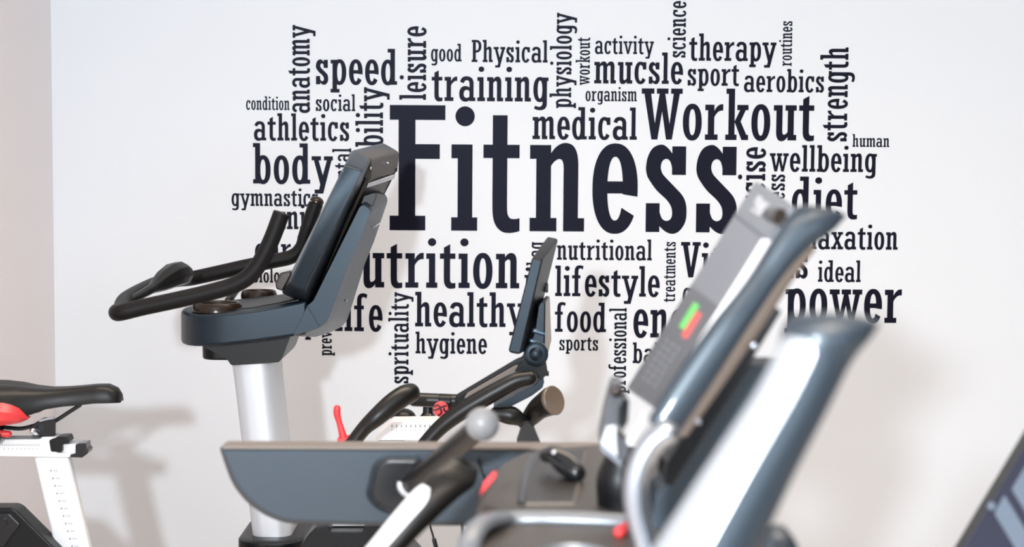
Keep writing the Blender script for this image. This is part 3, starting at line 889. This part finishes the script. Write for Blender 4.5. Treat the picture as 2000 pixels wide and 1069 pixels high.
for a_, b_ in (((1078, 552), (1133, 568)), ((1062, 604), (1131, 624))):
    q0, q1 = z(4, [a_, b_])
    obj('hinge_glint', tube_px([(q0[0], q0[1], 2.937, .0045), (q1[0], q1[1], 2.937, .0045)], 14), 'hinge', hinge)  # bars added for the two bright reflections on the bent hinge
p = z(4, [(1087, 673)])[0]
obj('pivot_cap', disc(U(p[0], p[1], 2.935), (0, -1, 0), .021, .006, 32, dome=.004), 'shell', hinge, bevel=0)
obj('pivot_bolt', disc(U(p[0], p[1], 2.927), (0, -1, 0), .0115, .003, 24, dome=.007), 'shell', hinge)
tab_n = rounded(z(4, [(1068, 168, 4), (1122, 178, 4), (1007, 678, 8), (940, 664, 8)]), 4)
tab_m = rounded(z(4, [(1144, 60, 6), (1203, 72, 6), (1062, 650, 8), (1000, 635, 8)]), 4)
tab_f = rounded(z(4, [(1128, 92, 6), (1180, 104, 6), (1075, 600, 8), (1018, 588, 8)]), 4)
tab = obj('tablet', loft_px([(tab_n, 2.90), (tab_m, 3.00), (tab_m, 3.08), (tab_f, 3.19)]), 'shell_dark', spin, bevel=.002)
obj('tablet_edge', prism(rounded(z(4, [(1070, 178), (1116, 186), (1003, 668), (948, 658)]), 4), 2.897, 2.905), 'shell', tab, bevel=.001)
obj('tablet_lug', prism(rounded(z(4, [(1140, 300), (1152, 305), (1150, 352), (1132, 350)]), 2), 2.99, 3.02), 'shell_dark', tab, bevel=.002)
obj('hinge_knob', disc(U(1065, 730, 2.99), (1, 0, 0), .0045, .006, 16), 'gloss', hinge)
# flared forward horn
hn = z(4, [(880, 985), (960, 995), (1030, 1030)])
obj('horn_stem', tube_px([(p[0], p[1], 2.9, r) for p, r in zip(hn, (.012, .016, .008))], 20), 'rubber', spin)
hn = z(4, [(1010, 1060), (1055, 1010), (1095, 965), (1130, 940), (1172, 918)])
horn = obj('forward_horn', tube_px([(p[0], p[1], Y, r) for p, Y, r in zip(hn, (2.92, 2.92, 2.91, 2.90, 2.885), (.010, .015, .0185, .021, .0245))], 28, cap='flat'), 'rubber', spin)
mouth, back_ = U(*z(4, [(1172, 918)])[0], 2.885), U(*z(4, [(1130, 940)])[0], 2.90)
obj('horn_mouth', ring_solid(mouth, (mouth - back_ + Vector((0.01, -.006, 0))), [(.0005, .0024), (.0235, -.003), (.0252, .004), (.0238, .006), (.012, .0038), (.0005, .0032)], 32), 'horn_lit', horn)
obj('horn_fin', prism(rounded(z(5, [(395, 440), (430, 340), (470, 328), (500, 360), (545, 470), (400, 470)]), 3), 2.80, 2.83), 'rubber', spin, bevel=.004)
obj('cable', tube_px([(836, 1000, 3.0, .0018), (841, 1030, 3.0, .0018), (847, 1052, 3.0, .0018), (853, 1090, 3.0, .0018)], 8), 'gloss', spin)
obj('cable_plug', tube_px([(848, 1055, 3.0, .004), (853, 1075, 3.0, .004)], 10), 'gloss', spin)
obj('cable', tube_px([(903, 1010, 3.02, .0026), (903, 1035, 3.02, .0026), (904, 1060, 3.02, .0026), (908, 1100, 3.02, .0026)], 8), 'gloss', spin)

# ------------------------------------------------------------------ treadmill in the foreground
tread = thing('treadmill', (.28, 1.5, 0), 'slate grey treadmill with tilted console and sensor handles in the foreground', 'treadmill')
PY = 2.0
pan = rounded([(428, 874, 6), (1200, 877), (1200, 1028), (700, 1028), (560, 1024, 26), (520, 1010, 26), (480, 982, 24), (452, 945, 20), (436, 900, 16)], 4, 6)
obj('side_panel', prism(pan, PY, PY + .035), 'panel_edge', tread, bevel=.004, seg=4)
pan2 = rounded([(435, 880, 5), (1198, 883), (1198, 1021), (700, 1021), (562, 1017, 26), (524, 1003, 26), (486, 976, 24), (459, 941, 20), (442, 898, 16)], 4, 6)
obj('panel_face', prism(pan2, PY - .004, PY + .01), 'panel', tread, bevel=.003)
obj('panel_top_light', prism(rounded([(433, 872.5), (1196, 875.5), (1196, 880), (435, 877)], 2), PY - .0045, PY + .034), 'warm_grey', tread, bevel=.0012, label='top strip painted beige for ceiling light')  # extra strip: ceiling light along the panel's top edge, painted beige
obj('panel_cable', tube_px([(935, 896, PY - .006, .0012), (937, 908, PY - .007, .0012), (941, 922, PY - .007, .0012), (947, 936, PY - .006, .0012)], 8), 'gloss', tread)
mt = rounded(z(3, [(1030, 565, 8), (1072, 518, 8), (1125, 505, 10), (1320, 508, 10), (1350, 640, 10), (1300, 730, 10), (1250, 865, 10), (1140, 872, 14), (1055, 838, 14), (1002, 775, 12), (990, 735, 8)]), 6)
mt2 = [(p[0] * .86 + 760 * .14 + 6, p[1] * .86 + 945 * .14) for p in mt]
mount = obj('grip_mount', loft_px([(mt2, PY - .045), (mt, PY - .012), (mt, PY)]), 'gloss', tread, bevel=.004)
sg = z(3, [(1250, 700), (1350, 620), (1480, 510), (1610, 400), (1690, 330)])
stick = obj('grip_bar', tube_px([(p[0], p[1], Y, r) for p, Y, r in zip(sg, (1.97, 1.93, 1.87, 1.80, 1.76), (.0125, .0122, .0120, .0120, .0120))], 24), 'rubber', tread)
d_ = U(*sg[1], 1.93) - U(*sg[0], 1.97)
obj('collar_ring', ring_solid(U(*z(3, [(1268, 684)])[0], 1.962), d_, [(.0124, -.0015), (.0165, -.0015), (.0165, .002), (.0124, .003)], 32), 'silver', stick)
capc = U(942, 829, 1.745)
bmc = bmesh.new()
bmesh.ops.create_uvsphere(bmc, u_segments=36, v_segments=20, radius=.0172)
for v in bmc.verts:
    v.co = Vector((v.co.x, v.co.y * .85, v.co.z)) + capc
obj('end_cap', bmc, 'cap', stick, label='pale end cap')

# heart rate handles
hl = z(3, [(880, 1200), (1000, 1069), (1180, 850), (1320, 690), (1420, 590), (1500, 535)])
hr = z(3, [(1130, 1200), (1252, 1069), (1420, 900), (1560, 770), (1660, 690), (1686, 610)])
obj('sensor_handle', ribbon(hl, hr, (1.66, 1.72), .85, end_cap=.55), 'rubber', tread)
hnd = [o for o in COL.objects if o.name.startswith('sensor_handle')][0]
obj('sensor_pad', ribbon_patch(hl, hr, (1.66, 1.72), .85, math.radians(180), math.radians(262), span=(0, .66)), 'white', hnd, label='pale steel sensor pad')  # white in place of steel, since less light reaches this pad

nl = z(7, [(170, 1270), (290, 1069), (520, 715), (740, 385), (835, 195), (865, 90), (900, 45)])
nr = z(7, [(650, 1290), (760, 1069), (915, 740), (1060, 460), (1165, 250), (1250, 140), (1292, 78)])
nh = obj('sensor_handle', ribbon(nl, nr, (.95, .97), .8, end_cap=.22, seg=36), 'frame', tread)
obj('sensor_pad', ribbon_patch(nl, nr, (.95, .97), .8, math.radians(186), math.radians(262), lift=.0008, span=(0, .80)), 'pad', nh, label='pale steel sensor pad')

hb = (U(*nl[0], .95) + U(*nr[0], .95)) / 2
obj('handle_post', tube([hb, Vector((hb.x - .01, .97, hb.z - .06)), Vector((.08, .98, .93))], .028), 'tube', tread)
hb = (U(*hl[0], 1.66) + U(*hr[0], 1.66)) / 2
obj('handle_post', tube([hb, Vector((hb.x - .01, 1.62, hb.z - .05)), Vector((.06, 1.6, .95))], .014), 'tube', tread)

# tray between the handles
zt_ = U(1000, 868, 1.95).z
wl_ = lambda px, py, dz=0: (lambda d: Vector((0, 0, EYE)) + d * ((zt_ + dz - EYE) / d.z))(Fv * FPX + Rv * (px - 1000.0) - Uv * (py - 534.5))
tray_pl = [(-.040, 1.30)] + [tuple(wl_(*p)[:2]) for p in ((921, 1040), (926, 1000), (938, 955), (955, 924), (982, 898), (1018, 881), (1064, 872))] + [(.10, 1.965), (.165, 1.95), (.175, 1.75), (.165, 1.5), (.15, 1.30)]


def tray_pts(f, dz):
    cxx, cyy = .06, 1.62
    return [Vector((cxx + (x - cxx) * f, cyy + (y - cyy) * f, zt_ + dz)) for x, y in tray_pl]


tray = obj('console_tray', loft_rings([tray_pts(1.06, -.14), tray_pts(1.05, -.05), tray_pts(1.02, -.012), tray_pts(.965, 0)]), 'tray', tread, bevel=.006)
tr = [wl_(*p, .003) for p in z(5, [(330, 905), (520, 900), (760, 905), (980, 915), (1090, 925)])]
tr = [U(910, 1120, 1.42), U(915, 1072, 1.44), U(929, 1036, 1.47), U(955, 1018, 1.50)] + tr
obj('tray_trim', tube(tr, .0105, 16, flat=.7, flat_axis=(0, 0, 1)), 'trim', tray, label='satin silver trim')
rec = [wl_(*p) for p in z(5, [(425, 815), (735, 812), (805, 495), (505, 520), (450, 640)])]
obj('tray_recess_shade', loft_rings([[p + Vector((0, 0, -.02)) for p in rec], [p + Vector((0, 0, .0022)) for p in rec]]), 'tray_dark', tray, bevel=.001)  # slightly raised dark sheet, recess shade painted in
rim = rec + [rec[0]]
obj('recess_rim', merge([tube([rim[i], rim[i + 1]], .0017, 8) for i in range(2)]), 'warm_grey', tray)  # two rim sides painted paler as the light line of the recess
obj('recess_rim', tube([rim[2], rim[3]], .0022, 8), 'tray', tray)
obj('recess_shade_arc', tube(rim[3:], .0042, 10), 'gloss', tray)  # black bar standing for the shadow along the left rim
kc = wl_(*z(5, [(655, 575)])[0], .014)
key = obj('safety_key', tube([kc + Vector((-.013, .020, .006)), kc + Vector((-.005, .008, .008)), kc + Vector((.006, -.006, .002)), kc + Vector((.015, -.020, -.004))], [.008, .010, .0125, .011], 14, sm=3), 'gloss', tread, label='glossy black safety clip')
obj('clip_screw', disc(kc + Vector((-.006, -.004, .012)), (-.2, -1, .6), .0028, .003, 12, dome=.002), 'chrome', key)
obj('red_accent', loft_rings([[U(*p, 1.56) for p in z(5, [(172, 765), (200, 680), (262, 612), (277, 622), (270, 655), (215, 720)])], [U(*p, 1.63) for p in z(5, [(182, 765), (205, 680), (262, 618), (277, 628), (270, 655), (215, 720)])]]), 'red', tray, bevel=.002, label='red accent')
obj('red_accent', tube([wl_(*p, .004) for p in z(5, [(1008, 982), (1030, 966), (1050, 950)])], .0052, 10), 'red', tray, label='red accent')
cc = wl_(1118, 1092, .004)
cup = obj('cup_ring', ring_solid(cc, (0, 0, 1), [(.026, -.004), (.032, -.004), (.0325, .004), (.029, .006), (.026, .002)], 40), 'trim', tray)
obj('cup_well', disc(cc + Vector((0, 0, -.004)), (0, 0, 1), .027, .004), 'gloss', cup)
obj('tray_neck', tube_px([(1215, 905, 1.62, .018), (1210, 940, 1.62, .022), (1212, 990, 1.62, .022)], 18), 'shell_dark', tread)

# console: the screen side faces the runner
sf = z(6, [(966, 40), (218, 1245)])   # far edge of the face, top and bottom
sn = z(6, [(1168, 195), (420, 1390)])  # near edge of the face
YF, YN = 1.76, 1.50


def face_quad(u0, u1, v0, v1, lift=0.0):
    """Corners on the console's face: u runs far to near, v top to bottom."""
    A, B = U(*sf[0], YF), U(*sf[1], YF)
    C, D = U(*sn[0], YN), U(*sn[1], YN)
    n = (B - A).cross(C - A).normalized()
    if n.x > 0:
        n = -n
    f = lambda u, v: (A * (1 - v) + B * v) * (1 - u) + (C * (1 - v) + D * v) * u + n * lift
    return [f(u0, v0), f(u1, v0), f(u1, v1), f(u0, v1)], n


q, nrm = face_quad(0, 1, 0, 1)
cons = obj('console', loft_rings([q, [p - nrm * .028 for p in q]]), 'grey', tread, bevel=.0015)


def on_face(name, u0, u1, v0, v1, m, parent, lift=.0015, label=None, t=.003):
    a, n = face_quad(u0, u1, v0, v1, lift)
    return obj(name, loft_rings([a, [p - n * t for p in a]]), m, parent, bevel=.0005, label=label)


scr = on_face('screen', .04, .93, .17, .60, 'grey', cons, .0012)
on_face('lower_display', .05, .93, .50, .985, 'grey_dark', cons, .0018, label='dark lower display')
on_face('display_bar', .36, .50, .545, .665, 'led_g', cons, .0026, label='green lit bar')
on_face('display_bar', .52, .66, .568, .690, 'led_r', cons, .0026, label='red lit bar')
bmk = []
for i in range(7):
    for j in range(3):
        a, n = face_quad(.26 + j * .16, .31 + j * .16, .735 + i * .03, .745 + i * .03, .0026)
        bmk.append(loft_rings([a, [p - n * .001 for p in a]]))
obj('display_text', merge(bmk), 'grey', cons, kind='stuff')
bmk = []
for (u0, u1, v0, v1) in ((.30, .40, .035, .075), (.38, .48, .05, .09), (.42, .62, .04, .055), (.50, .58, .055, .10), (.33, .55, .095, .107)):
    a, n = face_quad(u0, u1, v0, v1, .002)
    bmk.append(loft_rings([a, [p - n * .001 for p in a]]))
obj('maker_logo', merge(bmk), 'mark', cons, label='pale maker logo')
bmk = []
for i in range(14):
    a, n = face_quad(.06 + i * .062, .09 + i * .062, .155, .165, .0024)
    bmk.append(loft_rings([a, [p - n * .001 for p in a]]))
obj('speaker_slots', merge(bmk), 'grey_dark', cons)
obj('silver_edge', ribbon(z(6, [(1004, 378), (860, 612), (700, 862), (556, 1086), (424, 1290)]), z(6, [(1062, 385), (915, 625), (755, 875), (612, 1097), (476, 1297)]), (1.47, 1.42), .8), 'white', tread)
obj('corner_highlight', prism(rounded(z(13, [(386, 432), (399, 440), (392, 520), (294, 702), (268, 694), (370, 520)]), 2), 1.46, 1.48), 'white', tread, bevel=.002)  # white strip made for the highlight on the silver face corner
obj('gap_block', prism(rounded(z(6, [(1075, 215), (1110, 195), (1150, 215), (1145, 260), (1100, 300), (1062, 260)]), 4), 1.46, 1.52), 'warm_glint', tread, bevel=.004)  # block standing for the dark gap interior and its copper highlight

fl = [(1268, 815), (1323, 725), (1395, 625), (1440, 570), (1477, 520), (1514, 458), (1541, 421), (1556, 404)]
fr_ = [(1319, 859), (1389, 754), (1457, 648), (1495, 590), (1530, 540), (1578, 488), (1626, 452), (1652, 424)]
side = obj('side_frame', ribbon(fl, fr_, (1.33, 1.36), .55, end_cap=.25, start_cap=.35, seg=32), 'frame', tread)
obj('frame_lip_lit', ribbon(z(7, [(395, 560), (560, 300), (710, 80), (860, -150), (960, -270)]), z(7, [(440, 575), (620, 320), (775, 90), (915, -130), (1010, -255)]), (1.40, 1.42), .6, start_cap=.5), 'warm_grey', tread)  # beige of the lit lower surface put into the lip's colour
for (x, y) in ((485, 508), (735, 172)):
    p = z(7, [(x, y)])[0]
    obj('screw', disc(U(p[0], p[1], 1.392), (0, -1, 0), .0026, .003, 14, dome=.001), 'tube', side)
obj('frame_underside', prism(rounded(z(7, [(330, 785), (345, 690), (560, 340), (800, -20), (860, 20), (700, 280), (520, 570), (375, 800)]), 4), 1.44, 1.50), 'gloss', tread, bevel=.003)
obj('rear_shroud', prism(rounded(z(7, [(240, 1200), (300, 830), (420, 720), (720, 260), (980, 260), (600, 1200)]), 6), 1.52, 1.58), 'panel', tread, bevel=.004)
obj('support_tube', tube_px([(p[0], p[1], 1.30, .0098) for p in z(7, [(345, 560), (290, 600), (235, 690), (210, 800), (220, 930), (255, 1069), (310, 1250)])], 22), 'tube', tread, label='shiny curved support tube')
obj('lower_bar', ribbon(z(7, [(690, 1180), (770, 1030), (800, 985)]), z(7, [(960, 1200), (930, 1060), (880, 985)]), (1.15, 1.15), .8, end_cap=.4), 'frame', tread)

# small holder clipped to the foot of the console
ho = rounded(z(5, [(893, 455), (898, 400), (925, 250), (948, 160), (972, 88), (1000, 80), (1032, 88), (1025, 190), (1005, 240), (1000, 400), (1062, 440), (1070, 500), (1030, 580), (905, 490)]), 3)
hold = obj('holder', prism(ho, 1.52, 1.56), 'grey_dark', tread, bevel=.003)
obj('holder_face', prism(rounded(z(5, [(900, 450), (935, 350), (992, 340), (992, 445), (1000, 520), (985, 545)]), 3), 1.515, 1.53), 'silver', hold, bevel=.002)
obj('holder_foot', prism(rounded(z(5, [(895, 462), (905, 455), (1025, 555), (1025, 585), (1010, 582), (900, 492)]), 2), 1.51, 1.54), 'tube', hold, bevel=.002)
obj('holder_slot', prism(rounded(z(5, [(1018, 205), (1040, 185), (1070, 190), (1062, 320), (1020, 385), (1005, 330)]), 2), 1.505, 1.56), 'gloss', hold, bevel=.002)
p = z(5, [(992, 135)])[0]
obj('holder_bolt', disc(U(p[0], p[1], 1.518), (0, -1, 0), .0055, .004, 14, dome=.003), 'warm_glint', hold)

# uprights and running deck below the picture
for y in (.98, 1.98):
    obj('upright', loft_rings([[Vector((.22 + a, y + b, .14)) for a, b in ((-.04, -.02), (.04, -.02), (.04, .02), (-.04, .02))], [Vector((.06 + a, y + b, .98)) for a, b in ((-.03, -.02), (.03, -.02), (.03, .02), (-.03, .02))]]), 'tube', tread, bevel=.006)
obj('cross_beam', box((.03, 1.0, .93), (.10, 1.97, .98)), 'tube', tread, bevel=.006)
obj('running_deck', box((-.95, 1.12, .10), (.20, 1.86, .16)), 'shell_dark', tread, bevel=.01)
obj('motor_cover', box((.12, .96, 0), (.5, 2.0, .24)), 'panel', tread, bevel=.03)
obj('deck_foot', box((-.93, 1.14, 0), (-.85, 1.84, .10)), 'shell_dark', tread, bevel=.004)

# ------------------------------------------------------------------ edge of another console in the lower right corner
kx = U(2100, 1000, 1.55)
con2 = thing('exercise_machine', (kx.x + .12, 1.6, 0), 'dark navy machine console cut by the bottom right corner', 'exercise machine')
E0, E1 = z(8, [(505, 1069)])[0], z(8, [(869, 462)])[0]
dx, dy = E1[0] - E0[0], E1[1] - E0[1]
L0 = (E0[0] - dx * .6, E0[1] - dy * .6)
L1 = (E0[0] + dx * 1.7, E0[1] + dy * 1.7)
A, B = U(*L0, 1.55), U(*L1, 1.62)
across = Vector((.17, -.10, -.30))
across -= (B - A).normalized() * across.dot((B - A).normalized())
across = across.normalized() * .26
nn = (B - A).cross(across).normalized()
if nn.y > 0:
    nn = -nn


def on2(u0, u1, v0, v1, h0, h1):
    f = lambda u, v, h: A + (B - A) * u + across * v + nn * h
    return loft_rings([[f(u0, v0, h0), f(u1, v0, h0), f(u1, v1, h0), f(u0, v1, h0)], [f(u0, v0, h1), f(u1, v0, h1), f(u1, v1, h1), f(u0, v1, h1)]])


bodyc = obj('console_body', on2(0, 1, 0, 1, -.03, 0), 'panel_edge', con2, bevel=.004)
obj('console_face', on2(.02, .98, .012, .96, -.002, .0012), 'navy', bodyc, bevel=.001)


def on_plane(px, py, h=0.0):
    o = Vector((0, 0, EYE))
    d = Fv * FPX + Rv * (px - 1000.0) - Uv * (py - 534.5)
    return o + d * ((A + nn * h - o).dot(nn) / d.dot(nn))


for nm, q in (('key_pad', [(700, 878), (758, 772), (1010, 1190), (950, 1296)]), ('display_pane', [(798, 742), (960, 470), (1230, 920), (1070, 1190)])):
    q = rounded(z(8, q), 5, 4)
    obj(nm, loft_rings([[on_plane(x, y, 0) for x, y in q], [on_plane(x, y, .0025) for x, y in q]]), 'key', bodyc, bevel=.0006)
p8 = z(8, [(682, 838)])[0]
# the button sits on the face where the photograph shows it
f0 = A + nn * .0012
dd = Fv * FPX + Rv * (p8[0] - 1000.0) - Uv * (p8[1] - 534.5)
t_ = (f0 - Vector((0, 0, EYE))).dot(nn) / dd.dot(nn)
obj('button', disc(Vector((0, 0, EYE)) + dd * t_, nn, .0040, .002, 24, dome=.0008), 'key', bodyc, label='round pale button')
mid = A.lerp(B, .5) + across * .5 - nn * .03
obj('mast', tube([Vector((mid.x + .30, mid.y + .05, .05)), Vector((mid.x + .22, mid.y + .04, .6)), mid], .035, cap='flat'), 'tube', con2)
obj('foot_plate', box((mid.x + .16, mid.y - .2, 0), (mid.x + .5, mid.y + .28, .06)), 'shell_dark', con2, bevel=.01)
